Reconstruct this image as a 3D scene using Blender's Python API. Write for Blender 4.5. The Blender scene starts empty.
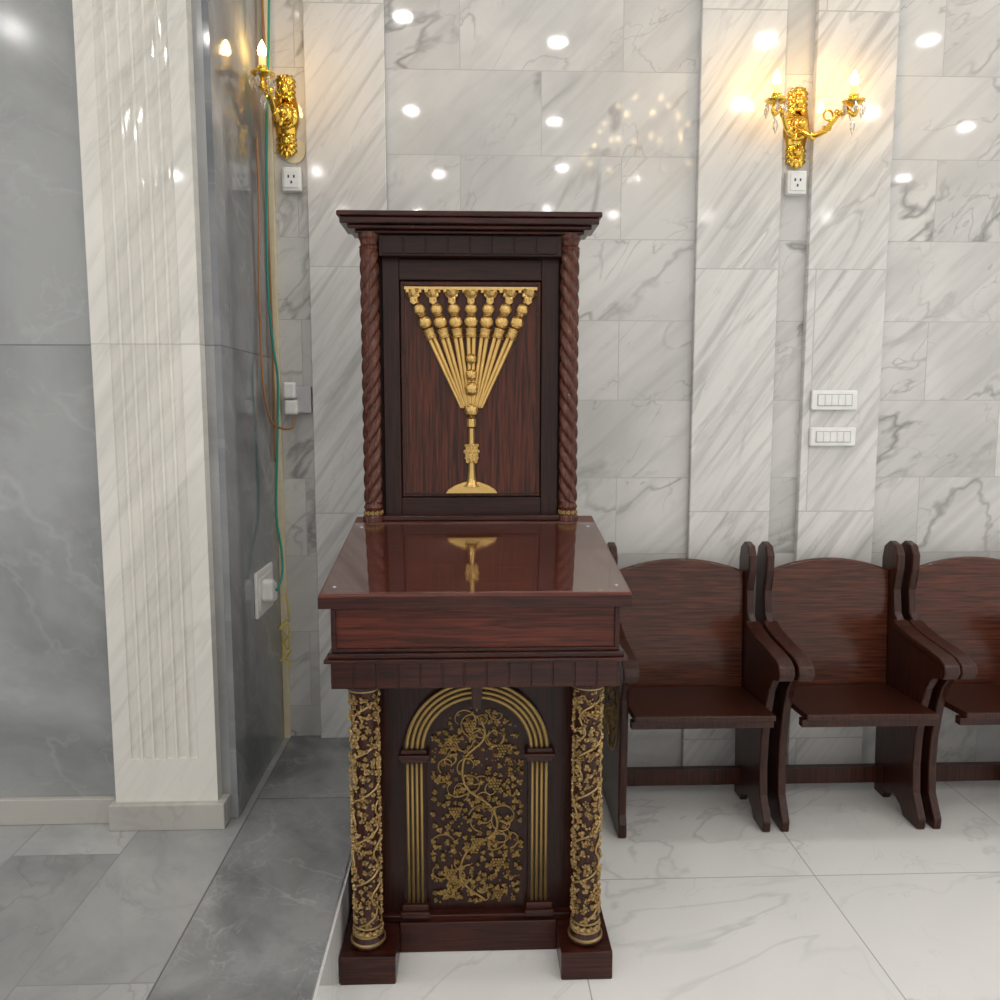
import bpy, bmesh, math, random
from mathutils import Vector, Matrix
random.seed(7)
scene = bpy.context.scene
COL = scene.collection
scene.view_settings.view_transform = 'Standard'

# ------------------------------------------------------------------ node helpers
def new_mat(name):
    m = bpy.data.materials.new(name); m.use_nodes = True
    nt = m.node_tree
    bs = nt.nodes.get("Principled BSDF")
    return m, nt, bs

def math_n(nt, op, a, b=None, c=None):
    n = nt.nodes.new("ShaderNodeMath"); n.operation = op
    for i, v in enumerate((a, b, c)):
        if v is None: continue
        if isinstance(v, (int, float)): n.inputs[i].default_value = v
        else: nt.links.new(v, n.inputs[i])
    return n.outputs[0]

def mixc(nt, fac, a, b, mode='MIX'):
    n = nt.nodes.new("ShaderNodeMix"); n.data_type = 'RGBA'; n.blend_type = mode
    def setv(sock, v):
        if isinstance(v, (int, float)): sock.default_value = v
        elif isinstance(v, tuple): sock.default_value = (*v, 1) if len(v) == 3 else v
        else: nt.links.new(v, sock)
    setv(n.inputs[0], fac); setv(n.inputs[6], a); setv(n.inputs[7], b)
    return n.outputs[2]

def simple(name, col, rough=.5, metal=0, coat=0, emit=None, es=0):
    m, nt, bs = new_mat(name)
    nz = nt.nodes.new("ShaderNodeTexNoise"); nz.inputs["Scale"].default_value = 30
    g = nt.nodes.new("ShaderNodeNewGeometry"); nt.links.new(g.outputs["Position"], nz.inputs["Vector"])
    c = mixc(nt, nz.outputs["Fac"], tuple(x*.85 for x in col), tuple(min(1, x*1.1) for x in col))
    nt.links.new(c, bs.inputs["Base Color"])
    bs.inputs["Roughness"].default_value = rough
    bs.inputs["Metallic"].default_value = metal
    bs.inputs["Coat Weight"].default_value = coat
    if emit:
        bs.inputs["Emission Color"].default_value = (*emit, 1)
        bs.inputs["Emission Strength"].default_value = es
    return m

def marble(name, plane, base, base2, vein, brick=None, rough=.12, ang=0.6, stretch=1.0, cscale=1.3,
           vscale=1.2, vw=.03, vstr=.7, tone=.12, mortar=(.3, .3, .3), msize=.0025, spec=.5, streak=0, sfreq=16):
    """plane: which world axes make the 2-D slab coordinate, brick=(w,h,offp,offq)"""
    m, nt, bs = new_mat(name)
    L = nt.links.new
    g = nt.nodes.new("ShaderNodeNewGeometry")
    s = nt.nodes.new("ShaderNodeSeparateXYZ"); L(g.outputs["Position"], s.inputs[0])
    ax = {'X': 0, 'Y': 1, 'Z': 2}
    p = s.outputs[ax[plane[0]]]; q = s.outputs[ax[plane[1]]]
    if brick:
        p2 = math_n(nt, 'ADD', p, brick[2]); q2 = math_n(nt, 'ADD', q, brick[3])
    else:
        p2, q2 = p, q
    cb = nt.nodes.new("ShaderNodeCombineXYZ"); L(p2, cb.inputs[0]); L(q2, cb.inputs[1])
    vec = cb.outputs[0]
    rnd = None; fac = None
    if brick:
        b = nt.nodes.new("ShaderNodeTexBrick"); L(vec, b.inputs["Vector"])
        b.offset = brick[4] if len(brick) > 4 else .5
        b.inputs["Color1"].default_value = (0, 0, 0, 1); b.inputs["Color2"].default_value = (1, 1, 1, 1)
        b.inputs["Mortar"].default_value = (.5, .5, .5, 1)
        b.inputs["Scale"].default_value = 1; b.inputs["Mortar Size"].default_value = msize
        b.inputs["Mortar Smooth"].default_value = .3
        b.inputs["Brick Width"].default_value = brick[0]; b.inputs["Row Height"].default_value = brick[1]
        rnd = b.outputs["Color"]; fac = b.outputs["Fac"]
        sc = nt.nodes.new("ShaderNodeVectorMath"); sc.operation = 'SCALE'
        L(rnd, sc.inputs[0]); sc.inputs["Scale"].default_value = 9.7
        ad = nt.nodes.new("ShaderNodeVectorMath"); ad.operation = 'ADD'
        L(vec, ad.inputs[0]); L(sc.outputs[0], ad.inputs[1]); nv = ad.outputs[0]
    else:
        nv = vec
    mr = nt.nodes.new("ShaderNodeMapping"); mr.inputs["Rotation"].default_value = (0, 0, ang); L(nv, mr.inputs[0])
    mp = nt.nodes.new("ShaderNodeMapping"); mp.inputs["Scale"].default_value = (1, stretch, 1); L(mr.outputs[0], mp.inputs[0])
    v = mp.outputs[0]
    n1 = nt.nodes.new("ShaderNodeTexNoise"); L(v, n1.inputs["Vector"])
    n1.inputs["Scale"].default_value = cscale; n1.inputs["Detail"].default_value = 7; n1.inputs["Roughness"].default_value = .58
    n1.inputs["Distortion"].default_value = .4
    r1 = nt.nodes.new("ShaderNodeValToRGB"); L(n1.outputs["Fac"], r1.inputs[0])
    r1.color_ramp.elements[0].position = .32; r1.color_ramp.elements[1].position = .62
    c = mixc(nt, r1.outputs[0], base2, base)
    if streak:
        ms = nt.nodes.new("ShaderNodeMapping"); ms.inputs["Scale"].default_value = (1.2, sfreq, 1); L(mr.outputs[0], ms.inputs[0])
        ns = nt.nodes.new("ShaderNodeTexNoise"); L(ms.outputs[0], ns.inputs["Vector"]); ns.inputs["Scale"].default_value = 1.3
        ns.inputs["Detail"].default_value = 5; ns.inputs["Distortion"].default_value = .5
        ks = nt.nodes.new("ShaderNodeMapRange"); L(ns.outputs["Fac"], ks.inputs[0])
        ks.inputs[1].default_value = .48; ks.inputs[2].default_value = .76
        c = mixc(nt, math_n(nt, 'MULTIPLY', ks.outputs[0], streak), c, vein)
    if rnd is not None:
        rr = nt.nodes.new("ShaderNodeSeparateColor"); L(rnd, rr.inputs[0])
        f = math_n(nt, 'MULTIPLY', rr.outputs[0], tone)
        c = mixc(nt, f, c, vein)
    def veins(scale, width, det, seed, strength):
        nonlocal c
        n2 = nt.nodes.new("ShaderNodeTexNoise"); n2.noise_dimensions = '4D'
        L(v, n2.inputs["Vector"]); n2.inputs["W"].default_value = seed
        n2.inputs["Scale"].default_value = scale; n2.inputs["Detail"].default_value = det
        n2.inputs["Distortion"].default_value = .8; n2.inputs["Roughness"].default_value = .5
        d = math_n(nt, 'ABSOLUTE', math_n(nt, 'SUBTRACT', n2.outputs["Fac"], .5))
        mrg = nt.nodes.new("ShaderNodeMapRange"); L(d, mrg.inputs[0])
        mrg.inputs[1].default_value = 0; mrg.inputs[2].default_value = width
        mrg.inputs[3].default_value = 1; mrg.inputs[4].default_value = 0
        n3 = nt.nodes.new("ShaderNodeTexNoise"); L(v, n3.inputs["Vector"]); n3.inputs["Scale"].default_value = scale*1.1
        n3.inputs["Detail"].default_value = 2
        mk = nt.nodes.new("ShaderNodeMapRange"); L(n3.outputs["Fac"], mk.inputs[0])
        mk.inputs[1].default_value = .40; mk.inputs[2].default_value = .62
        f = math_n(nt, 'MULTIPLY', math_n(nt, 'MULTIPLY', mrg.outputs[0], mk.outputs[0]), strength)
        c = mixc(nt, f, c, vein)
    veins(vscale, vw, 5, 1.3, vstr)
    veins(vscale*2.7, vw*.7, 4, 8.1, vstr*.55)
    if fac is not None:
        c = mixc(nt, math_n(nt, 'MULTIPLY', fac, .75), c, mortar)
    L(c, bs.inputs["Base Color"])
    bs.inputs["Roughness"].default_value = rough
    bs.inputs["Specular IOR Level"].default_value = spec
    if fac is not None:
        bp = nt.nodes.new("ShaderNodeBump"); bp.inputs["Strength"].default_value = .25; bp.inputs["Distance"].default_value = .002
        L(math_n(nt, 'SUBTRACT', 1, fac), bp.inputs["Height"]); L(bp.outputs[0], bs.inputs["Normal"])
    return m

def wood(name, dark, light, axis='X', rough=.28, coat=.12, spec=.3):
    m, nt, bs = new_mat(name); L = nt.links.new
    g = nt.nodes.new("ShaderNodeNewGeometry")
    mp = nt.nodes.new("ShaderNodeMapping"); L(g.outputs["Position"], mp.inputs[0])
    sc = {'X': (4, 95, 95), 'Y': (95, 4, 95), 'Z': (95, 95, 4)}[axis]
    mp.inputs["Scale"].default_value = sc
    n = nt.nodes.new("ShaderNodeTexNoise"); L(mp.outputs[0], n.inputs["Vector"])
    n.inputs["Scale"].default_value = 1.6; n.inputs["Detail"].default_value = 6; n.inputs["Distortion"].default_value = .6
    n2 = nt.nodes.new("ShaderNodeTexNoise"); L(g.outputs["Position"], n2.inputs["Vector"]); n2.inputs["Scale"].default_value = 4
    r = nt.nodes.new("ShaderNodeValToRGB"); L(n.outputs["Fac"], r.inputs[0])
    r.color_ramp.elements[0].position = .36; r.color_ramp.elements[1].position = .64
    c = mixc(nt, r.outputs[0], dark, light)
    c = mixc(nt, math_n(nt, 'MULTIPLY', n2.outputs["Fac"], .4), c, dark)
    L(c, bs.inputs["Base Color"]); bs.inputs["Roughness"].default_value = rough
    bs.inputs["Specular IOR Level"].default_value = spec
    bs.inputs["Coat Weight"].default_value = coat; bs.inputs["Coat Roughness"].default_value = .12
    bp = nt.nodes.new("ShaderNodeBump"); bp.inputs["Strength"].default_value = .12; bp.inputs["Distance"].default_value = .001
    L(n.outputs["Fac"], bp.inputs["Height"]); L(bp.outputs[0], bs.inputs["Normal"])
    return m

M = {}
M['wall'] = marble("marble_wall_white", "XZ", (.68, .67, .65), (.53, .525, .512), (.17, .165, .16), brick=(.6, .3, .04, -.03),
                   ang=-.75, stretch=2.0, cscale=1.2, vscale=.9, vw=.015, vstr=.7, tone=.11, mortar=(.42, .41, .39), msize=.0018, rough=.05, streak=.22, spec=.4)
M['pil'] = marble("marble_pilaster_veined", "XZ", (.74, .73, .705), (.63, .62, .605), (.30, .295, .285), brick=(3.0, .92, 1.7, -.18),
                  ang=-.95, stretch=5.5, cscale=1.3, vscale=1.1, vw=.022, vstr=.4, tone=.05, mortar=(.45, .44, .43), rough=.07, streak=.65, sfreq=22, spec=.4)
M['pil2'] = marble("marble_pilaster_fluted", "XZ", (.74, .715, .665), (.64, .62, .575), (.36, .345, .32), brick=(5.0, 1.48, 2.7, -.205),
                   ang=-1.0, stretch=4.5, cscale=1.2, vscale=1.0, vw=.02, vstr=.25, tone=.05, mortar=(.48, .47, .45), rough=.05, streak=.3, sfreq=22, spec=.6)
M['gray'] = marble("marble_wall_gray", "XZ", (.33, .338, .34), (.18, .186, .19), (.48, .485, .49), brick=(3.0, 1.48, 3.4, -.205),
                   ang=.5, stretch=1.3, cscale=1.5, vscale=1.5, vw=.016, vstr=.28, tone=.1, mortar=(.14, .15, .16), rough=.12)
M['blue'] = marble("marble_wall_bluegray", "YZ", (.24, .25, .262), (.13, .14, .152), (.42, .43, .44), brick=(3.0, 1.48, .4, -.205),
                   ang=.9, stretch=1.6, cscale=2.0, vscale=1.6, vw=.02, vstr=.35, tone=.1, mortar=(.08, .08, .09), rough=.07)
M['plat'] = marble("marble_platform_light", "YX", (.42, .422, .418), (.28, .286, .287), (.16, .165, .17), brick=(1.1, .31, .45, .722),
                    ang=.5, stretch=1.3, cscale=3.0, vscale=2.6, vw=.018, vstr=.4, tone=.40, mortar=(.22, .22, .22), rough=.09)
M['platd'] = marble("marble_platform_dark", "YX", (.26, .265, .268), (.125, .13, .134), (.45, .455, .46), brick=(1.3, 5, .62, 2.5),
                    ang=.5, stretch=1.3, cscale=3.6, vscale=3.0, vw=.02, vstr=.42, tone=.08, mortar=(.10, .10, .10), rough=.09)
M['floor'] = marble("marble_floor_white", "XY", (.84, .838, .825), (.79, .792, .788), (.50, .51, .52), brick=(.8, .8, -.30, -.06, 0),
                    ang=-.7, stretch=2.0, cscale=.9, vscale=.8, vw=.009, vstr=.5, tone=.03, mortar=(.36, .36, .36), msize=.0022, rough=.05)
M['base'] = marble("marble_baseboard", "XZ", (.50, .485, .45), (.40, .385, .355), (.28, .27, .255), rough=.2)
M['paint'] = simple("painted_white", (.80, .80, .79), .7)
WD, WL = (.015, .0032, .0022), (.066, .0140, .0085)
M['woodX'] = wood("mahogany_grain_x", WD, WL, 'X')
M['woodZ'] = wood("mahogany_grain_z", WD, WL, 'Z')
M['scrX'] = wood("mahogany_screen_x", (.010, .0024, .0016), (.042, .0100, .0060), 'X', coat=.0)
M['scrZ'] = wood("mahogany_screen_z", (.010, .0024, .0016), (.042, .0100, .0060), 'Z', coat=.0)
M['panel'] = wood("mahogany_panel", (.024, .0055, .0028), (.125, .029, .0110), 'Z', rough=.32, coat=.05)
M['desk'] = wood("mahogany_desk", (.036, .0070, .004), (.150, .031, .016), 'X', rough=.3, coat=.05)
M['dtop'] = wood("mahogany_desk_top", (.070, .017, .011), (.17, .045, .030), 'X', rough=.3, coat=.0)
M['dark'] = wood("mahogany_dark", (.008, .0022, .0014), (.028, .0070, .0042), 'X', rough=.4, coat=.0)  # darkest mahogany, for arch surround, screen board and frieze
M['rope'] = wood("mahogany_rope", (.045, .013, .008), (.15, .050, .030), 'Z', rough=.22)
M['ch'] = wood("walnut_chair", (.018, .0048, .0030), (.070, .0185, .0100), 'Z', rough=.3)
M['chseat'] = wood("walnut_chair_back", (.036, .0095, .0045), (.132, .035, .016), 'X', rough=.25, coat=.25)
M['gold'] = simple("antique_gold", (.66, .44, .16), .36, .95)
M['goldl'] = simple("relief_gold", (.43, .30, .135), .42, .8)
M['goldp'] = simple("painted_gold", (.36, .24, .085), .45, .7)
M['brass'] = simple("polished_gold", (.95, .60, .10), .16, 1)
M['plastic'] = simple("white_plastic", (.84, .84, .82), .35)
M['plasticg'] = simple("gray_plastic", (.45, .46, .47), .4)
M['slot'] = simple("socket_dark", (.04, .04, .04), .5)
M['cream'] = simple("white_trunking_warm_lit", (.72, .64, .44), .5)  # white trunking; warm lamp light is put into the colour
M['teal'] = simple("teal_cable", (.005, .24, .19), .4)
M['orange'] = simple("orange_cable", (.36, .15, .05), .45)
M['yellow'] = simple("yellow_wire", (.65, .5, .05), .45)
M['candle'] = simple("candle_tube", (.85, .70, .38), .4, emit=(1, .60, .16), es=.5)
M['bulb'] = simple("lit_bulb", (1, .9, .7), .4, emit=(1, .58, .15), es=125)
M['cbulb'] = simple("chandelier_bulb", (1, .9, .7), .4, emit=(1, .74, .36), es=40)
M['down'] = simple("downlight_diffuser", (1, 1, 1), .4, emit=(1, .965, .92), es=175)
# clear glass sheet: transparent with Schlick reflection (same from both sides)
m, nt, bs = new_mat("clear_glass"); nt.nodes.remove(bs)
out = nt.nodes["Material Output"]
tr = nt.nodes.new("ShaderNodeBsdfTransparent"); gl = nt.nodes.new("ShaderNodeBsdfGlossy"); gl.inputs["Roughness"].default_value = .015
lw = nt.nodes.new("ShaderNodeLayerWeight"); lw.inputs["Blend"].default_value = .5
fr = math_n(nt, 'ADD', math_n(nt, 'MULTIPLY', math_n(nt, 'POWER', lw.outputs["Facing"], 4.0), .90), .09)
mx = nt.nodes.new("ShaderNodeMixShader"); nt.links.new(fr, mx.inputs[0]); nt.links.new(tr.outputs[0], mx.inputs[1]); nt.links.new(gl.outputs[0], mx.inputs[2])
nt.links.new(mx.outputs[0], out.inputs["Surface"]); M['glass'] = m
m, nt, bs = new_mat("crystal_glass"); bs.inputs["Base Color"].default_value = (1, .98, .93, 1); bs.inputs["Roughness"].default_value = .03
bs.inputs["Transmission Weight"].default_value = .85; bs.inputs["IOR"].default_value = 1.5; M['crystal'] = m

# ------------------------------------------------------------------ mesh helpers
def empty(name, loc=(0, 0, 0), rotz=0):
    e = bpy.data.objects.new(name, None); COL.objects.link(e); e.location = loc; e.rotation_euler[2] = rotz
    e.empty_display_size = .1
    return e

def mk(name, bm, mat, parent=None, smooth=False, bevel=0, world=True, origin=None):
    off = Vector((0, 0, 0))
    if parent is not None and world: off = parent.location
    if origin is not None: off = Vector(origin)
    bmesh.ops.recalc_face_normals(bm, faces=bm.faces[:])
    bmesh.ops.translate(bm, vec=-off, verts=bm.verts[:])
    me = bpy.data.meshes.new(name); bm.to_mesh(me); bm.free()
    if smooth:
        for p in me.polygons: p.use_smooth = True
    o = bpy.data.objects.new(name, me); COL.objects.link(o)
    if parent is not None: o.parent = parent
    if origin is not None: o.location = off
    me.materials.append(mat)
    if bevel:
        b = o.modifiers.new("bevel", 'BEVEL'); b.width = bevel; b.segments = 2; b.limit_method = 'ANGLE'; b.angle_limit = .6
    return o

def bbox(bm, x0, x1, y0, y1, z0, z1):
    vs = [bm.verts.new(c) for c in ((x0, y0, z0), (x1, y0, z0), (x1, y1, z0), (x0, y1, z0), (x0, y0, z1), (x1, y0, z1), (x1, y1, z1), (x0, y1, z1))]
    for f in ((0, 1, 2, 3), (4, 5, 6, 7), (0, 1, 5, 4), (1, 2, 6, 5), (2, 3, 7, 6), (3, 0, 4, 7)):
        bm.faces.new([vs[i] for i in f])

def box(name, x0, x1, y0, y1, z0, z1, mat, parent=None, bevel=.002, world=True, origin=None):
    bm = bmesh.new(); bbox(bm, x0, x1, y0, y1, z0, z1)
    return mk(name, bm, mat, parent, bevel=bevel, world=world, origin=origin)

def prism(bm, pts, axis, a0, a1):
    def P(p, a):
        return {'X': (a, p[0], p[1]), 'Y': (p[0], a, p[1]), 'Z': (p[0], p[1], a)}[axis]
    A = [bm.verts.new(P(p, a0)) for p in pts]; B = [bm.verts.new(P(p, a1)) for p in pts]
    bm.faces.new(A); bm.faces.new(B[::-1]); n = len(pts)
    for i in range(n): bm.faces.new((A[i], A[(i+1) % n], B[(i+1) % n], B[i]))

def sweep(bm, pts, r, seg=10, cap=True, closed=False):
    pts = [Vector(p) for p in pts]; n = len(pts)
    rs = r if isinstance(r, (list, tuple)) else [r]*n
    rings = []; up = None
    for i, p in enumerate(pts):
        if closed: t = (pts[(i+1) % n]-pts[i-1])
        else: t = pts[min(i+1, n-1)]-pts[max(i-1, 0)]
        t.normalize()
        if up is None:
            up = Vector((0, 0, 1)) if abs(t.z) < .9 else Vector((0, 1, 0))
        up = (up-t*up.dot(t)).normalized(); s = t.cross(up)
        rings.append([bm.verts.new(p+(up*math.cos(2*math.pi*k/seg)+s*math.sin(2*math.pi*k/seg))*rs[i]) for k in range(seg)])
    rng = range(n) if closed else range(n-1)
    for i in rng:
        a, b = rings[i], rings[(i+1) % n]
        for k in range(seg): bm.faces.new((a[k], a[(k+1) % seg], b[(k+1) % seg], b[k]))
    if cap and not closed:
        bm.faces.new(rings[0][::-1]); bm.faces.new(rings[-1])

def lathe(bm, prof, c=(0, 0), seg=28, z0=0):
    rings = [[bm.verts.new((c[0]+r*math.cos(2*math.pi*k/seg), c[1]+r*math.sin(2*math.pi*k/seg), z+z0)) for k in range(seg)] for r, z in prof]
    for a, b in zip(rings, rings[1:]):
        for k in range(seg): bm.faces.new((a[k], a[(k+1) % seg], b[(k+1) % seg], b[k]))
    bm.faces.new(rings[0][::-1]); bm.faces.new(rings[-1])

def ball(bm, c, r, sub=1, scale=(1, 1, 1)):
    mt = Matrix.Translation(Vector(c)) @ Matrix.Diagonal((*scale, 1))
    bmesh.ops.create_icosphere(bm, subdivisions=sub, radius=r, matrix=mt)

def leaf(bm, pos, nrm, size, rot, h=.004, lobes=5):
    nrm = Vector(nrm).normalized()
    a = Vector((0, 0, 1)) if abs(nrm.z) < .9 else Vector((1, 0, 0))
    u = nrm.cross(a).normalized(); v = nrm.cross(u)
    pos = Vector(pos); N = lobes*4
    rim = []; base = []
    for k in range(N):
        t = 2*math.pi*k/N
        rr = size*(.5+.5*abs(math.cos(lobes*t/2)))*(1+.25*math.cos(t))
        d = u*math.cos(t+rot)+v*math.sin(t+rot)
        rim.append(bm.verts.new(pos+d*rr+nrm*h*.55)); base.append(bm.verts.new(pos+d*rr*1.02-nrm*.001))
    mid = [bm.verts.new(pos+(rv.co-pos)*.5+nrm*h*(.6 if k % 2 else 0.2)) for k, rv in enumerate(rim)]
    c = bm.verts.new(pos+nrm*h*.5)
    for k in range(N):
        j = (k+1) % N
        bm.faces.new((base[k], base[j], rim[j], rim[k])); bm.faces.new((rim[k], rim[j], mid[j], mid[k])); bm.faces.new((mid[k], mid[j], c))

def spline(pts, n=8):
    pts = [Vector(p) for p in pts]; out = []
    P = [pts[0]]+pts+[pts[-1]]
    for i in range(1, len(P)-2):
        for k in range(n):
            t = k/n
            a, b, c, d = P[i-1], P[i], P[i+1], P[i+2]
            out.append(.5*((2*b)+(-a+c)*t+(2*a-5*b+4*c-d)*t*t+(-a+3*b-3*c+d)*t**3))
    out.append(pts[-1]); return out

# ------------------------------------------------------------------ room shell
PH = .206     # platform height
YW = 3.16     # back wall plane
XS = -.745    # side wall plane
CZ = 4.0
box("floor", -.36, 6, -7, YW+.2, -.1, 0, M['floor'], bevel=0)
plat = empty("marble_platform", (-2, 0, 0))
box("platform_slabs", -4.5, -.721, -7, YW+.2, -.1, PH, M['plat'], plat, bevel=0)
box("platform_border", -.72, -.36, -7, YW+.2, -.1, PH, M['platd'], plat, bevel=.002)
box("platform_riser", -.3602, -.3535, -7, YW, 0, PH-.012, M['floor'], plat, bevel=.001)
box("wall_back", XS-.1, 6, YW, YW+.2, 0, CZ, M['wall'], bevel=0)
box("wall_left", -4.5, XS-.02, 2.50, YW+.2, PH, CZ, M['gray'], bevel=0)
box("wall_left_return", XS-.02, XS, 2.50, YW, PH, CZ, M['blue'], bevel=.001)
box("ceiling", -4.5, 6, -7, YW+.2, CZ, CZ+.1, M['paint'], bevel=0)

def pilaster(name, x0, x1):
    bm = bmesh.new(); bbox(bm, x0, x1, YW-.03, YW, 0 if x0 > -.36 else PH, CZ)
    mk(name, bm, M['pil'], bevel=.003)
for i, (a, b) in enumerate([(-.600, -.311), (.842, 1.155), (1.270, 1.570), (2.5, 2.8)]):
    pilaster("marble_pilaster", a, b)

# fluted pilaster on the left wall
bm = bmesh.new()
x0, x1, yf, yb = -1.105, -.793, 2.455, 2.50
prof = [(x0, yb), (x0, yf)]
nfl = 6; mar = .05; wfl = (x1-x0-2*mar)/nfl
for i in range(nfl):
    cx = x0+mar+wfl*(i+.5)
    for k in range(0, 11):
        t = math.pi*k/10
        prof.append((cx-math.cos(t)*wfl*.40, yf+math.sin(t)*wfl*.30))
prof += [(x1, yf), (x1, yb)]
prism(bm, prof, 'Z', PH+.22, 2.72)
bbox(bm, x0, x1, yf, yb, PH, PH+.22); bbox(bm, x0, x1, yf, yb, 2.72, CZ)
mk("fluted_marble_pilaster", bm, M['pil2'])
# baseboard
bm = bmesh.new()
bbox(bm, -4.5, -1.12, 2.478, 2.50, PH, PH+.083)
bbox(bm, -1.12, -.768, 2.43, 2.4555, PH, PH+.083); bbox(bm, -1.12, -1.105, 2.4555, 2.50, PH, PH+.083)
bbox(bm, -.793, -.768, 2.4555, 2.50, PH, PH+.083)
mk("baseboard_left", bm, M['base'], bevel=.003)

# downlights (emitting diffusers in the ceiling)
bm = bmesh.new(); bm2 = bmesh.new(); rl = random.Random(11)
for j, y0 in enumerate((2.2, .67, -1.03, -2.75, -4.45)):  # first row is added, to wash the walls with light
    for x0_ in (-3.0, -1.75, -.5, .75, 2.0, 3.25, 4.5):
        x = x0_+rl.uniform(-.22, .22); y = y0+rl.uniform(-.28, .28)
        lathe(bm, [(.055, CZ-.010), (.055, CZ-.004)], (x, y), 20)
        lathe(bm2, [(.115, CZ-.0001), (.115, CZ-.008), (.062, CZ-.012), (.058, CZ-.0001)], (x, y), 20)
dl = empty("recessed_downlights", (0, 0, CZ))
mk("diffusers", bm, M['down'], dl); mk("trim_rings", bm2, M['paint'], dl)

# chandelier hanging in the room (seen mirrored in the polished wall)
chn = empty("chandelier", (1.35, -.35, CZ))
bm = bmesh.new(); bb = bmesh.new(); bc = bmesh.new()
lathe(bm, [(.07, -.001), (.06, -.03), (.012, -.04), (.012, -.30), (.05, -.34), (.03, -.42), (.06, -.50), (.02, -.60), (.035, -.66), (.004, -.72)], seg=20)
for tier, (n, R, z) in enumerate(((6, .20, -.25), (10, .34, -.42), (12, .46, -.62))):
    for k in range(n):
        a = 2*math.pi*k/n+tier*.3; ca, sa = math.cos(a), math.sin(a)
        sweep(bm, spline([(.02*ca, .02*sa, z), (R*.5*ca, R*.5*sa, z-.08), (R*.9*ca, R*.9*sa, z-.05), (R*ca, R*sa, z+.02)], 5), .008, 6)
        lathe(bm, [(.03, z+.02), (.034, z+.03), (.012, z+.035), (.012, z+.08)], (R*ca, R*sa), 10)
        lathe(bb, [(.005, z+.08), (.011, z+.09), (.010, z+.105), (.002, z+.12)], (R*ca, R*sa), 8)
        for j in range(4): ball(bc, (R*ca, R*sa, z-.01-j*.025), .009, 1)
mk("gilt_frame", bm, M['brass'], chn, smooth=True, world=False); mk("bulbs", bb, M['cbulb'], chn, world=False); mk("crystal_drops", bc, M['crystal'], chn, world=False)

# ------------------------------------------------------------------ lectern
lec = empty("lectern", (.007, 2.3, 0)); C = .007
W = lambda n, x0, x1, y0, y1, z0, z1, m='woodX', b=.003: box(n, x0+C, x1+C, y0, y1, z0, z1, M[m], lec, bevel=b)
W("foot_left", -.358, -.212, 2.0, 2.64, 0, .078, 'woodX', .004)
W("foot_right", .222, .358, 2.0, 2.64, 0, .078, 'woodX', .004)
W("plinth", -.212, .222, 2.125, 2.62, 0, .088)
W("plinth_cap", -.33, .335, 2.14, 2.62, .080, .100)
W("cabinet_body", -.328, .333, 2.165, 2.61, .098, .80, 'scrZ')
W("cabinet_rail_side", -.338, -.328, 2.19, 2.6, .56, .60, 'woodX')
AX = C+.003; AZ = .562; RO = .203; RI = .140; Y0 = 2.148
bm = bmesh.new()
N = 28
outer = [(AX+RO*math.cos(math.pi*k/N), AZ+RO*math.sin(math.pi*k/N)) for k in range(N+1)]
inner = [(AX+RI*math.cos(math.pi*k/N), AZ+RI*math.sin(math.pi*k/N)) for k in range(N+1)]
for k in range(N):
    prism(bm, [outer[k], outer[k+1], inner[k+1], inner[k]], 'Y', Y0, 2.17)
bbox(bm, AX-RO, AX-RI, Y0, 2.17, .10, AZ); bbox(bm, AX+RI, AX+RO, Y0, 2.17, .10, AZ)
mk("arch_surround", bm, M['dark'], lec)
bm = bmesh.new()
for rr in (.149, .1630, .177, .191):
    sweep(bm, [(AX+rr*math.cos(math.pi*k/40), Y0-.001, AZ+.012+(rr)*math.sin(math.pi*k/40)) for k in range(41)], .0054, 8)
for s in (-1, 1):
    for rr in (.152, .1645, .177, .1895):
        sweep(bm, [(AX+s*rr, Y0-.001, .135), (AX+s*rr, Y0-.001, .545)], .0042, 8)
mk("arch_gold_mouldings", bm, M['goldp'], lec, smooth=True)
for s, n in ((-1, "left"), (1, "right")):
    cx = AX+s*(RO+RI)/2
    bm = bmesh.new()
    bbox(bm, cx-.037, cx+.037, 2.132, 2.17, .545, .556); bbox(bm, cx-.042, cx+.042, 2.126, 2.17, .556, .568); bbox(bm, cx-.035, cx+.035, 2.134, 2.17, .568, .580)
    bbox(bm, cx-.040, cx+.040, 2.126, 2.17, .100, .117); bbox(bm, cx-.036, cx+.036, 2.134, 2.17, .117, .135)
    mk("impost_and_base_"+n, bm, M['woodX'], lec, bevel=.002)
bm = bmesh.new(); prism(bm, [(AX-.012, .70), (AX+.012, .70), (AX+.018, .80), (AX-.018, .80)], 'Y', 2.118, 2.17)
mk("keystone", bm, M['woodZ'], lec, bevel=.002)
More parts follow.
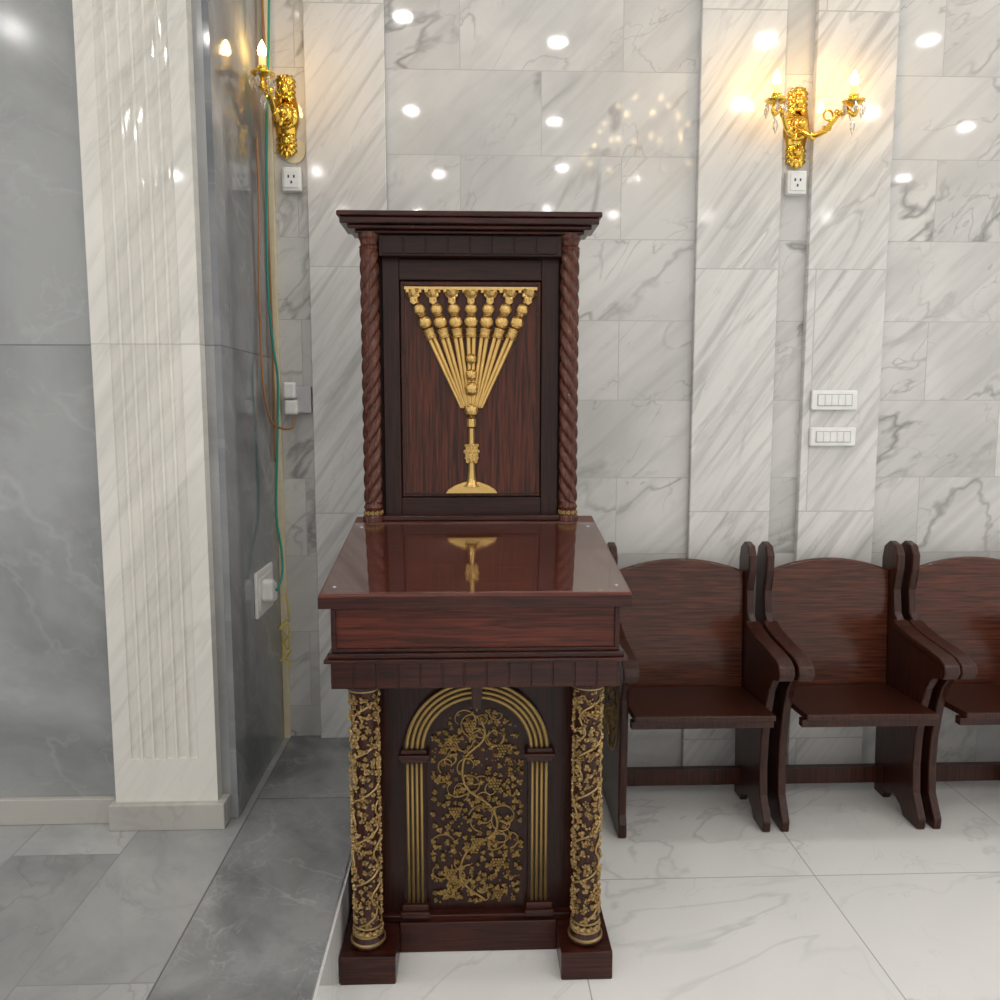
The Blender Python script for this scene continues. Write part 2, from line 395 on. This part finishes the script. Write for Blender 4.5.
# vine relief inside arch
bm = bmesh.new()
YP = 2.164
def inside(x, z, mg=.0):
    if z < .118+mg: return False
    if z < AZ: return abs(x) < .130-mg
    return math.hypot(x, z-AZ) < .132-mg
def clampin(x, z):
    x = max(-.126, min(.126, x)); z = max(.122, z)
    if z > AZ:
        d = math.hypot(x, z-AZ)
        if d > .126: x *= .126/d; z = AZ+(z-AZ)*.126/d
    return x, z
stem = spline([(.02, 0, .13), (-.045, 0, .19), (-.03, 0, .27), (.05, 0, .33), (.04, 0, .40), (-.03, 0, .46), (-.035, 0, .54), (.02, 0, .60), (.01, 0, .66)], 8)
sweep(bm, [(AX+p.x, YP-.002, p.z) for p in stem], .0032, 8)
for i in range(44):
    sp = random.choice(stem); sx = sp.x+random.uniform(-.06, .06); sz = sp.z+random.uniform(-.03, .03); dr = random.choice((-1, 1)); tw = random.uniform(2.5, 5); R_ = random.uniform(.02, .045); ph = random.uniform(0, 6.28)
    pts = []
    for k in range(16):
        t = k/15; a = ph+t*tw*dr; rad = R_*(1-t*.6)
        x, z = clampin(sx+rad*math.cos(a), sz+rad*math.sin(a)); pts.append((AX+x, YP-.0015-.001*t, z))
    sweep(bm, pts, [.0022*(1-.4*k/15) for k in range(16)], 5)
placed = []; tries = 0
while len(placed) < 280 and tries < 14000:
    tries += 1
    x = random.uniform(-.128, .128); z = random.uniform(.12, .70)
    if not inside(x, z, .007): continue
    if any((x-a)**2+(z-b)**2 < .0102**2 for a, b in placed): continue
    placed.append((x, z))
    leaf(bm, (AX+x, YP-.001-random.random()*.003, z), (random.uniform(-.5, .5), -1, random.uniform(-.5, .5)), random.uniform(.0052, .0095), random.uniform(0, 6.3), .006, random.choice((3, 3, 5)))
for gx, gz in ((-.06, .40), (.06, .25), (.05, .48), (-.07, .60), (.07, .58), (-.075, .22), (0.0, .31), (-.02, .645), (.06, .16)):
    for r_ in range(5):
        for k in range(5-r_):
            x = gx+(k-(4-r_)/2)*.0078; z = gz-r_*.0078
            if inside(x, z, .004): ball(bm, (AX+x, YP-.005, z), .0040, 1)
for i in range(200):
    x = random.uniform(-.127, .127); z = random.uniform(.122, .69)
    if inside(x, z, .005): ball(bm, (AX+x, YP-.001, z), random.uniform(.002, .0034), 1)
mk("vine_relief_panel", bm, M['goldp'], lec)

# ornate front columns
for n, cx in (("left", -.283), ("right", .300)):
    cy = 2.065
    bm = bmesh.new()
    pr = [(.046, .078), (.046, .088), (.041, .095), (.037, .10), (.034, .12), (.033, .45), (.034, .76), (.040, .775), (.042, .80)]
    lathe(bm, pr, (cx, cy), 28)
    mk("column_"+n, bm, M['woodZ'], lec, smooth=True)
    bm = bmesh.new()
    for zz, rr, tr_ in ((.092, .0435, .004), (.112, .038, .0035), (.135, .0365, .003), (.782, .040, .003)):
        sweep(bm, [(cx+rr*math.cos(t*math.pi/16), cy+rr*math.sin(t*math.pi/16), zz) for t in range(32)], tr_, 6, closed=True)
    for k in range(14):
        a = k*2*math.pi/14
        leaf(bm, (cx+.037*math.cos(a), cy+.037*math.sin(a), .122), (math.cos(a), math.sin(a), 0), .010, 0, .005, 3)
    for ph in (0, 2.1, 4.2):
        sweep(bm, [(cx+.0352*math.cos(ph+t*.10+.7*math.sin(t*.27)), cy+.0352*math.sin(ph+t*.10+.7*math.sin(t*.27)), .14+t*.0052) for t in range(121)], .0030, 6)
    pl = []; tries = 0
    while len(pl) < 300 and tries < 12000:
        tries += 1
        a = random.uniform(math.pi*.75, 2.25*math.pi) if tries % 4 else random.uniform(0, 6.28); z = random.uniform(.145, .775)
        if any(((((a-b+math.pi) % (2*math.pi))-math.pi)*.036)**2+(z-c)**2 < .0118**2 for b, c in pl): continue
        pl.append((a, z)); rr = .0338+random.random()*.003
        leaf(bm, (cx+rr*math.cos(a), cy+rr*math.sin(a), z), (math.cos(a+random.uniform(-.5, .5)), math.sin(a), random.uniform(-.5, .5)), random.uniform(.006, .0100), random.uniform(0, 6.3), .007, random.choice((3, 5)))
    for i in range(220):
        a = random.uniform(0, 2*math.pi); z = random.uniform(.14, .775)
        ball(bm, (cx+.036*math.cos(a), cy+.036*math.sin(a), z), random.uniform(.0025, .0042), 1)
    mk("column_vines_"+n, bm, M['goldl'], lec)

# desk box
W("frieze", -.362, .365, 2.0, 2.64, .80, .872, 'woodX', .002)
bm = bmesh.new()
x = -.358
while x < .33:
    bbox(bm, C+x, C+x+.050, 1.996, 2.002, .804, .868); x += .0553
for s in (-.366, .3605):
    yy = 2.02
    while yy < 2.6:
        bbox(bm, C+s, C+s+.006, yy, yy+.050, .804, .868); yy += .056
mk("frieze_blocks", bm, M['woodX'], lec, bevel=.0015)
W("lower_ledge", -.377, .382, 1.982, 2.655, .870, .880, 'woodX', .003)
W("lower_ledge_step", -.369, .373, 1.992, 2.65, .879, .893, 'woodX', .003)
bm = bmesh.new(); prism(bm, [(2.01, .893), (2.01, 1.018), (2.64, 1.116), (2.64, .893)], 'X', C-.358, C+.360)
mk("desk_box", bm, M['desk'], lec, bevel=.002)
bm = bmesh.new()
for z0, z1 in ((.893, .902), (1.004, 1.013)): bbox(bm, C-.360, C+.362, 2.002, 2.012, z0, z1)
for s in (-.360, .350): bbox(bm, C+s, C+s+.012, 2.002, 2.012, .902, 1.004)
mk("desk_front_frame", bm, M['woodX'], lec, bevel=.0015)
bm = bmesh.new(); prism(bm, [(1.968, 1.014), (1.968, 1.044), (1.975, 1.048), (2.66, 1.149), (2.66, 1.116)], 'X', C-.383, C+.385)
mk("desk_top", bm, M['dtop'], lec, bevel=.002)
box("desk_top_edge", C-.3835, C+.3855, 1.964, 1.969, 1.014, 1.043, M['woodX'], lec, bevel=.001)
def zt(y): return 1.048+(y-1.975)*(1.149-1.048)/(2.66-1.975)
bm = bmesh.new(); prism(bm, [(1.975, zt(1.975)+.001), (1.975, zt(1.975)+.005), (2.57, zt(2.57)+.005), (2.57, zt(2.57)+.001)], 'X', C-.379, C+.381)
mk("glass_sheet", bm, M['glass'], lec)
bm = bmesh.new()
for sx in (-.350, .353):
    for yy in (2.01, 2.52): lathe(bm, [(.005, zt(yy)+.004), (.005, zt(yy)+.006), (.003, zt(yy)+.0075)], (C+sx, yy), 14)
mk("glass_screws", bm, M['plasticg'], lec)

# back screen
CC = .0
def S(n, x0, x1, y0, y1, z0, z1, m='woodX', b=.003): return box(n, x0+CC, x1+CC, y0, y1, z0, z1, M[m], lec, bevel=b)
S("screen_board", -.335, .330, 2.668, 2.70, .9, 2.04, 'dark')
S("screen_stile_left", -.282, -.228, 2.645, 2.67, 1.15, 2.0, 'scrZ')
S("screen_stile_right", .222, .278, 2.645, 2.67, 1.15, 2.0, 'scrZ')
S("screen_rail_bottom", -.228, .222, 2.645, 2.67, 1.15, 1.212, 'scrX')
S("screen_rail_top", -.228, .222, 2.645, 2.67, 1.90, 1.965, 'scrX')
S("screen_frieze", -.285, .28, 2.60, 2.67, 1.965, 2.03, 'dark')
bm = bmesh.new(); x = -.275
while x < .26:
    bbox(bm, x, x+.064, 2.597, 2.602, 1.972, 2.026); x += .068
mk("screen_dentils", bm, M['dark'], lec, bevel=.002)
S("screen_bottom_moulding", -.285, .28, 2.60, 2.67, 1.142, 1.158, 'woodX')
S("screen_panel", -.226, .220, 2.655, 2.67, 1.214, 1.898, 'panel')
bm = bmesh.new()
for z0, z1 in ((1.222, 1.228), (1.884, 1.890)): bbox(bm, -.218, .212, 2.651, 2.656, z0, z1)
for a in (-.218, .206): bbox(bm, a, a+.006, 2.651, 2.656, 1.222, 1.89)
mk("screen_panel_bead", bm, M['woodX'], lec, bevel=.001)
# rope columns
for n, cx in (("left", -.316), ("right", .307)):
    cy = 2.615; bm = bmesh.new(); seg = 48; rings = []
    H0, H1, NN = 1.20, 1.985, 150
    for i in range(NN+1):
        z = H0+(H1-H0)*i/NN; ring = []
        for k in range(seg):
            a = 2*math.pi*k/seg
            ph = 4*a/2+z*62*(-1 if n == "left" else 1)
            rr = .0185+.0115*abs(math.cos(ph))**.7
            ring.append(bm.verts.new((cx+rr*math.cos(a), cy+rr*math.sin(a), z)))
        rings.append(ring)
    for a, b in zip(rings, rings[1:]):
        for k in range(seg): bm.faces.new((a[k], a[(k+1) % seg], b[(k+1) % seg], b[k]))
    bm.faces.new(rings[0][::-1]); bm.faces.new(rings[-1])
    mk("rope_column_"+n, bm, M['rope'], lec, smooth=True)
    bm = bmesh.new()
    lathe(bm, [(.034, 1.135), (.034, 1.155), (.029, 1.160), (.026, 1.175), (.031, 1.185), (.027, 1.195), (.024, 1.205)], (cx, cy), 28)
    lathe(bm, [(.024, 1.975), (.028, 1.985), (.031, 1.992), (.026, 2.0), (.029, 2.012), (.034, 2.02), (.034, 2.035)], (cx, cy), 28)
    mk("rope_column_ends_"+n, bm, M['rope'], lec, smooth=False)
    bm = bmesh.new()
    for zz, rad in ((1.168, .029),):
        for k in range(12):
            a = k*math.pi/6; leaf(bm, (cx+rad*math.cos(a), cy+rad*math.sin(a), zz), (math.cos(a), math.sin(a), 0), .008, 0, .003, 3)
    mk("rope_column_leaves_"+n, bm, M['goldp'], lec)
# cornice
for n, e, y0, z0, z1, m_ in (("a", .352, 2.585, 2.030, 2.040, 'woodX'), ("b", .372, 2.565, 2.040, 2.052, 'woodX'), ("c", .392, 2.548, 2.052, 2.072, 'woodX'), ("d", .400, 2.540, 2.072, 2.088, 'woodX')):
    S("cornice_"+n, -e-.004, e-.004, y0, 2.72, z0, z1, m_, .004)
# menorah relief
bm = bmesh.new(); MX = -.002; MY = 2.648
jz = 1.50
for i in (-3, 3, -2, 2, -1, 1, 0):
    xt = MX+i*.060
    yy = MY-.0015*(3-abs(i))
    top = Vector((xt, yy, 1.848)); bot = Vector((MX+i*.0095, yy, jz+.012*(3-abs(i))/3))
    d = bot-top
    P = lambda t: top+d*t
    F = Vector((0, -.003, 0))
    # pair of slim parallel rods per branch
    for o in (-1, 1):
        q = Vector((1, 0, 0))
        sweep(bm, [P(.36)+q*o*.0085, P(1)+q*o*.0038], [.0078, .0048], 10)
    sweep(bm, [P(.285), P(.295), P(.365), P(.375)], [.013, .0185, .0175, .014], 14)   # sleeve
    for t in (.292, .312, .350, .366): sweep(bm, [P(t)+F, P(t+.007)+F], [.0205, .0205], 14)
    ball(bm, P(.228)+F, .0225, 2, (1, .7, 1)); ball(bm, P(.112)+F, .0205, 2, (1, .7, 1))
    for t in (.155, .168, .265): sweep(bm, [P(t)+F, P(t+.007)+F], [.0155, .0155], 12)
    sweep(bm, [P(-.05), P(-.015), P(.02), P(.06)], [.026, .021, .011, .010], 12)     # cup
    leaf(bm, (xt, MY-.012, 1.850), (0, -1, 0), .022, 1.57, .006, 3)
bbox(bm, MX-.210, MX+.210, MY-.004, MY+.008, 1.870, 1.880)
for k in range(21): bbox(bm, MX-.205+k*.0197, MX-.205+k*.0197+.010, MY-.006, MY, 1.861, 1.870)
for z, r_ in ((1.655, .017), (1.605, .019), (1.560, .023), (1.492, .023)): ball(bm, (MX, MY-.015, z), r_, 2, (1, .8, 1))
sweep(bm, [(MX, MY, z) for z in (1.50, 1.47, 1.465, 1.44, 1.435, 1.38, 1.30, 1.27, 1.255, 1.248)], [.012, .011, .016, .016, .010, .010, .011, .015, .023, .03], 12)
for z, s_ in ((1.378, .024), (1.358, .030), (1.338, .022)):
    for sx in (-1, 0, 1): leaf(bm, (MX+sx*.012, MY-.008-.002*(sx == 0), z), (sx*.5, -1, 0), s_*.58, 1.57, .007, 3)
prism(bm, [(MX-.083, 1.226), (MX+.083, 1.226), (MX+.075, 1.238), (MX+.052, 1.252), (MX+.025, 1.262), (MX-.025, 1.262), (MX-.052, 1.252), (MX-.075, 1.238)], 'Y', MY-.012, MY+.008)
mk("menorah_relief", bm, M['gold'], lec, smooth=False, bevel=.0008)

# ------------------------------------------------------------------ chairs
def chair(x0, w, end=False):
    ch = empty("wooden_chair", (x0, 3.08, 0))
    upper = [(-.008, .5), (0, .93), (-.012, .975), (-.05, 1.0), (-.095, .99), (-.118, .955), (-.118, .90), (-.100, .82), (-.115, .735), (-.16, .69), (-.25, .67), (-.36, .66), (-.44, .648), (-.465, .625), (-.46, .598), (-.43, .585)]
    prof = [(-.03, 0)]+upper+[(-.385, .57), (-.35, .52), (-.325, .44), (-.305, .33), (-.300, .22), (-.31, .12), (-.335, .075), (-.355, .04), (-.350, 0), (-.25, 0), (-.225, .03), (-.17, .055), (-.12, .03), (-.105, 0)]
    endprof = [(.02, 0), (.02, .5), (.01, .93)]+upper[2:]+[(-.400, .57), (-.375, .50), (-.365, .30), (-.36, .08), (-.375, .05), (-.375, 0)]
    t = .030
    for n, a in (("side_panel_left", 0), ("side_panel_right", w-t)):
        bm = bmesh.new(); prism(bm, endprof if (end and a == 0) else prof, 'X', a, a+t); mk(n, bm, M['ch'], ch, bevel=.006, world=False)
    arm = [(-.13, .715), (-.17, .700), (-.25, .684), (-.36, .674), (-.44, .664), (-.475, .645), (-.483, .62), (-.47, .595), (-.45, .59), (-.455, .62), (-.43, .64), (-.36, .652), (-.25, .662), (-.16, .68)]
    for n, a in (("armrest_left", -.012), ("armrest_right", w-t-.012)):
        bm = bmesh.new(); prism(bm, arm, 'X', a, a+t+.024); mk(n, bm, M['ch'], ch, bevel=.005, world=False)
    pts = [(t, .40), (w-t, .40), (w-t, .885)]
    for k in range(1, 16):
        u = k/16; pts.append((w-t-(w-2*t)*u, .885+.05*math.sin(math.pi*u)**.8))
    pts.append((t, .885))
    bm = bmesh.new(); prism(bm, pts, 'Y', -.075, -.052)
    for v in bm.verts: v.co.y += -(.93-v.co.z)*.06+.015
    mk("back_board", bm, M['chseat'], ch, bevel=.006, world=False)
    bm = bmesh.new(); bbox(bm, t+.004, w-t-.004, -.45, -.10, .44, .462)
    for v in bm.verts: v.co.z += -(v.co.y+.28)*.05
    mk("seat", bm, M['ch'], ch, bevel=.005, world=False)
    box("seat_support_rail", t, w-t, -.42, -.39, .415, .443, M['ch'], ch, world=False)
    box("seat_rear_rail", t, w-t, -.13, -.10, .385, .43, M['ch'], ch, world=False)
    box("floor_rail", t, w-t, -.10, -.07, .06, .125, M['ch'], ch, world=False)
    if end:
        bm = bmesh.new(); random.seed(3)
        for i in range(190):
            yy = random.uniform(-.33, -.03); zz = random.uniform(.27, .63)
            if ((yy+.18)/.16)**2+((zz-.45)/.19)**2 > 1: continue
            leaf(bm, (-.001, yy, zz), (-1, random.uniform(-.4, .4), 0), random.uniform(.008, .013), random.uniform(0, 6), .006, random.choice((3, 5)))
        sweep(bm, [(-.002, -.18+.09*math.sin(k*.5), .30+k*.016) for k in range(20)], .004, 6)
        sweep(bm, [(-.001, -.18+.165*math.cos(k*math.pi/16), .45+.195*math.sin(k*math.pi/16)) for k in range(32)], .004, 6, closed=True)
        mk("end_panel_relief", bm, M['goldl'], ch, world=False)
    return ch
chair(.506, .549, True); chair(1.092, .522); chair(1.642, .53); chair(2.204, .53)

# ------------------------------------------------------------------ sconces
def sconce(loc, arms):
    s = empty("wall_sconce", loc)       # local: wall plane y=0, room towards -y
    bm = bmesh.new()
    HH = [(-.135, .006), (-.12, .016), (-.10, .022), (-.085, .030), (-.05, .036), (-.02, .044), (.02, .046), (.05, .040), (.08, .034), (.10, .026), (.12, .022), (.135, .012), (.145, .004)]
    pts = [(r, z) for z, r in HH]+[(-r, z) for z, r in reversed(HH)]
    prism(bm, pts, 'Y', -.012, 0)
    for z in (-.115, -.095, -.075, .07, .09, .11, .128):
        for sx in (-1, 1):
            leaf(bm, (sx*.016, -.014, z), (sx*.5, -1, .2), .022, 1.57, .012, 5)
    for k in range(12):
        a = k*math.pi/6; leaf(bm, (.036*math.cos(a), -.016, .036*math.sin(a)), (math.cos(a)*.6, -1, math.sin(a)*.6), .018, a, .010, 3)
    ball(bm, (0, -.03, 0), .034, 2, (1, .9, 1.15)); ball(bm, (0, -.055, .0), .018, 2)
    ball(bm, (0, -.02, -.09), .020, 2); ball(bm, (0, -.02, .09), .020, 2, (1, 1, 1.4)); ball(bm, (0, -.016, .135), .010, 2); ball(bm, (0, -.02, -.135), .010, 2, (1, 1, 1.6))
    for ax_, ay_ in arms:
        pth = spline([(0, -.035, -.01), (ax_*.25, -.035+(ay_+.035)*.25, -.045), (ax_*.5, -.035+(ay_+.035)*.5, -.035), (ax_*.72, -.035+(ay_+.035)*.75, .005), (ax_*.88, ay_*.93, .012), (ax_*1.03, ay_*1.0, -.005), (ax_*1.08, ay_*1.02, .012), (ax_, ay_, .028)], 8)
        sweep(bm, pth, [.011-.004*i/len(pth) for i in range(len(pth))], 10)
        for q in (8, 16, 24, 32): leaf(bm, pth[q]+Vector((0, -.004, 0)), (0, -1, .4), .018, q, .008, 3)
        sweep(bm, [(ax_*.55+.020*math.cos(a*.5), ay_*.6-.002*a, .012+.020*math.sin(a*.5)) for a in range(12)], .004, 6)
    mk("gilt_body_and_arms", bm, M['brass'], s, smooth=True, world=False)
    for i, (cx, cy) in enumerate(arms):
        n = str(i+1)
        bm = bmesh.new()
        lathe(bm, [(.004, .020), (.010, .026), (.032, .034), (.040, .042), (.037, .044), (.012, .042), (.010, .048), (.016, .054), (.017, .062), (.013, .064)], (cx, cy), 20)
        mk("cup_"+n, bm, M['brass'], s, smooth=True, world=False)
        bm = bmesh.new(); lathe(bm, [(.011, .062), (.0115, .064), (.011, .095)], (cx, cy), 14); mk("candle_"+n, bm, M['candle'], s, smooth=True, world=False)
        bm = bmesh.new(); lathe(bm, [(.007, .0955), (.0125, .103), (.014, .111), (.010, .127), (.004, .139), (.001, .145)], (cx, cy), 14); mk("bulb_"+n, bm, M['bulb'], s, smooth=True, world=False)
        bm = bmesh.new()
        for k in range(6):
            a = k*math.pi/3+.3; px, py = cx+.036*math.cos(a), cy+.036*math.sin(a)
            ball(bm, (px, py, .032), .0045, 1)
            lathe(bm, [(.0008, .028), (.007, .016), (.008, .008), (.0008, -.014)], (px, py), 6)
        lathe(bm, [(.0008, -.02), (.010, -.038), (.011, -.046), (.0008, -.075)], (cx, cy), 6)
        mk("crystals_"+n, bm, M['crystal'], s, world=False)
    return s
sconce((1.212, YW, 2.535), [(-.138, -.17), (.138, -.17)])
sconce((-.674, YW, 2.555), [(-.012, -.29)])

# ------------------------------------------------------------------ outlets, switches, cables
def wall_box(name, cx, cz, w, h, y, kind):
    e = empty(name, (cx, y, cz))
    d = .035 if kind == 'socket' else .018
    box("housing", -w/2, w/2, -d, 0, -h/2, h/2, M['plastic'], e, bevel=.005, world=False)
    if kind == 'socket':
        box("face", -w*.38, w*.38, -d-.004, -d, -h*.36, h*.36, M['plastic'], e, bevel=.002, world=False)
        bm = bmesh.new()
        for a, b in ((-.010, .008), (.010, .008), (0, -.012)): bbox(bm, a-.003, a+.003, -d-.005, -d-.003, b-.005, b+.005)
        mk("slots", bm, M['slot'], e, world=False)
    else:
        bm = bmesh.new(); n = 5; ww = w*.74/n
        for k in range(n): bbox(bm, -w*.37+k*ww+.001, -w*.37+(k+1)*ww-.001, -d-.004, -d+.002, -h*.26, h*.26)
        mk("rockers", bm, M['plastic'], e, bevel=.0015, world=False)
        box("frame_shadow", -w*.385, w*.385, -d-.001, -d+.001, -h*.30, h*.30, M['plasticg'], e, bevel=0, world=False)
    return e
wall_box("power_outlet", 1.213, 2.335, .072, .085, YW, 'socket')
wall_box("power_outlet", -.655, 2.330, .070, .085, YW, 'socket')
wall_box("light_switch_panel", 1.386, 1.530, .178, .076, YW-.03, 'switch')
wall_box("light_switch_panel", 1.386, 1.390, .178, .072, YW-.03, 'switch')
bm = bmesh.new()
lathe(bm, [(.038, -.006), (.045, -.003), (.045, .0)], (0, 0), 24)
bmesh.ops.rotate(bm, verts=bm.verts[:], cent=(0, 0, 0), matrix=Matrix.Rotation(math.radians(90), 3, 'X'))
bmesh.ops.translate(bm, verts=bm.verts[:], vec=(-.652, YW-.0065, 2.437))
mk("junction_cover_plate", bm, M['cream'])
e = empty("power_outlet", (-.650, YW, 1.53))
box("plate", -.04, .045, -.036, 0, -.05, .05, M['plasticg'], e, bevel=.004, world=False)
box("plug_upper", -.050, -.005, -.075, -.035, .005, .065, M['plastic'], e, bevel=.008, world=False)
box("plug_lower", -.048, .0, -.070, -.035, -.055, .0, M['plastic'], e, bevel=.008, world=False)
e = empty("power_outlet", (XS, 2.88, .86))
box("plate", 0, .012, -.11, .11, -.08, .08, M['plastic'], e, bevel=.004, world=False)
box("plug_a", .010, .050, -.06, -.015, -.03, .045, M['plastic'], e, bevel=.01, world=False)
box("plug_b", .010, .040, .015, .06, -.05, .02, M['plastic'], e, bevel=.01, world=False)
box("socket_face", .010, .015, -.09, .09, -.055, .055, M['plastic'], e, bevel=.002, world=False)

trunk = box("cable_trunking", -.7448, -.722, YW-.024, YW-.0002, PH, CZ, M['cream'], bevel=.002)
def cable(name, pts, r, m, parent=None):
    bm = bmesh.new(); sweep(bm, spline(pts, 10), r, 8); return mk(name, bm, M[m], parent, smooth=True)
cable("teal_power_cable", [(-.700, 3.10, 4.0), (-.698, 3.08, 3.2), (-.704, 3.05, 2.8), (-.716, 3.02, 2.4), (-.722, 3.0, 1.95), (-.712, 3.01, 1.72), (-.700, 3.01, 1.62), (-.702, 3.01, 1.5), (-.708, 3.0, 1.32), (-.712, 2.98, 1.12), (-.690, 2.95, .98), (-.685, 2.92, .90), (-.692, 2.865, .86)], .0045, 'teal', trunk)
cable("brown_power_cable", [(-.735, 2.96, 2.42), (-.732, 2.95, 2.2), (-.738, 2.94, 1.9), (-.735, 2.94, 1.6), (-.720, 2.97, 1.46), (-.690, 3.03, 1.425), (-.665, 3.08, 1.43), (-.665, 3.10, 1.47)], .004, 'orange', trunk)
cable("brown_lamp_cable", [(-.733, 3.12, 4.0), (-.735, 3.10, 3.1), (-.730, 3.09, 2.7), (-.738, 3.10, 2.2), (-.735, 3.10, 1.7), (-.738, 3.10, 1.3)], .004, 'orange', trunk)
pts = [(-.715, 3.10, .80)]
for k in range(16): pts.append((-.715+.018*math.cos(k*1.7), 3.08+.02*math.sin(k*2.3), .70-.012*k+.02*math.sin(k*2.9)))
cable("yellow_wire_tangle", pts, .0025, 'yellow', trunk)

# ------------------------------------------------------------------ world + camera
w = bpy.data.worlds.new("World"); scene.world = w; w.use_nodes = True
bg = w.node_tree.nodes["Background"]; bg.inputs[0].default_value = (1, .985, .96, 1); bg.inputs[1].default_value = 1.0
cam = bpy.data.cameras.new("camera"); co = bpy.data.objects.new("camera", cam); COL.objects.link(co)
co.location = (0, 0, 1.5); co.rotation_euler = (math.radians(90-6.4), 0, math.radians(-1.94))
cam.sensor_width = 36; cam.lens = 29.52; cam.clip_start = .05
scene.camera = co
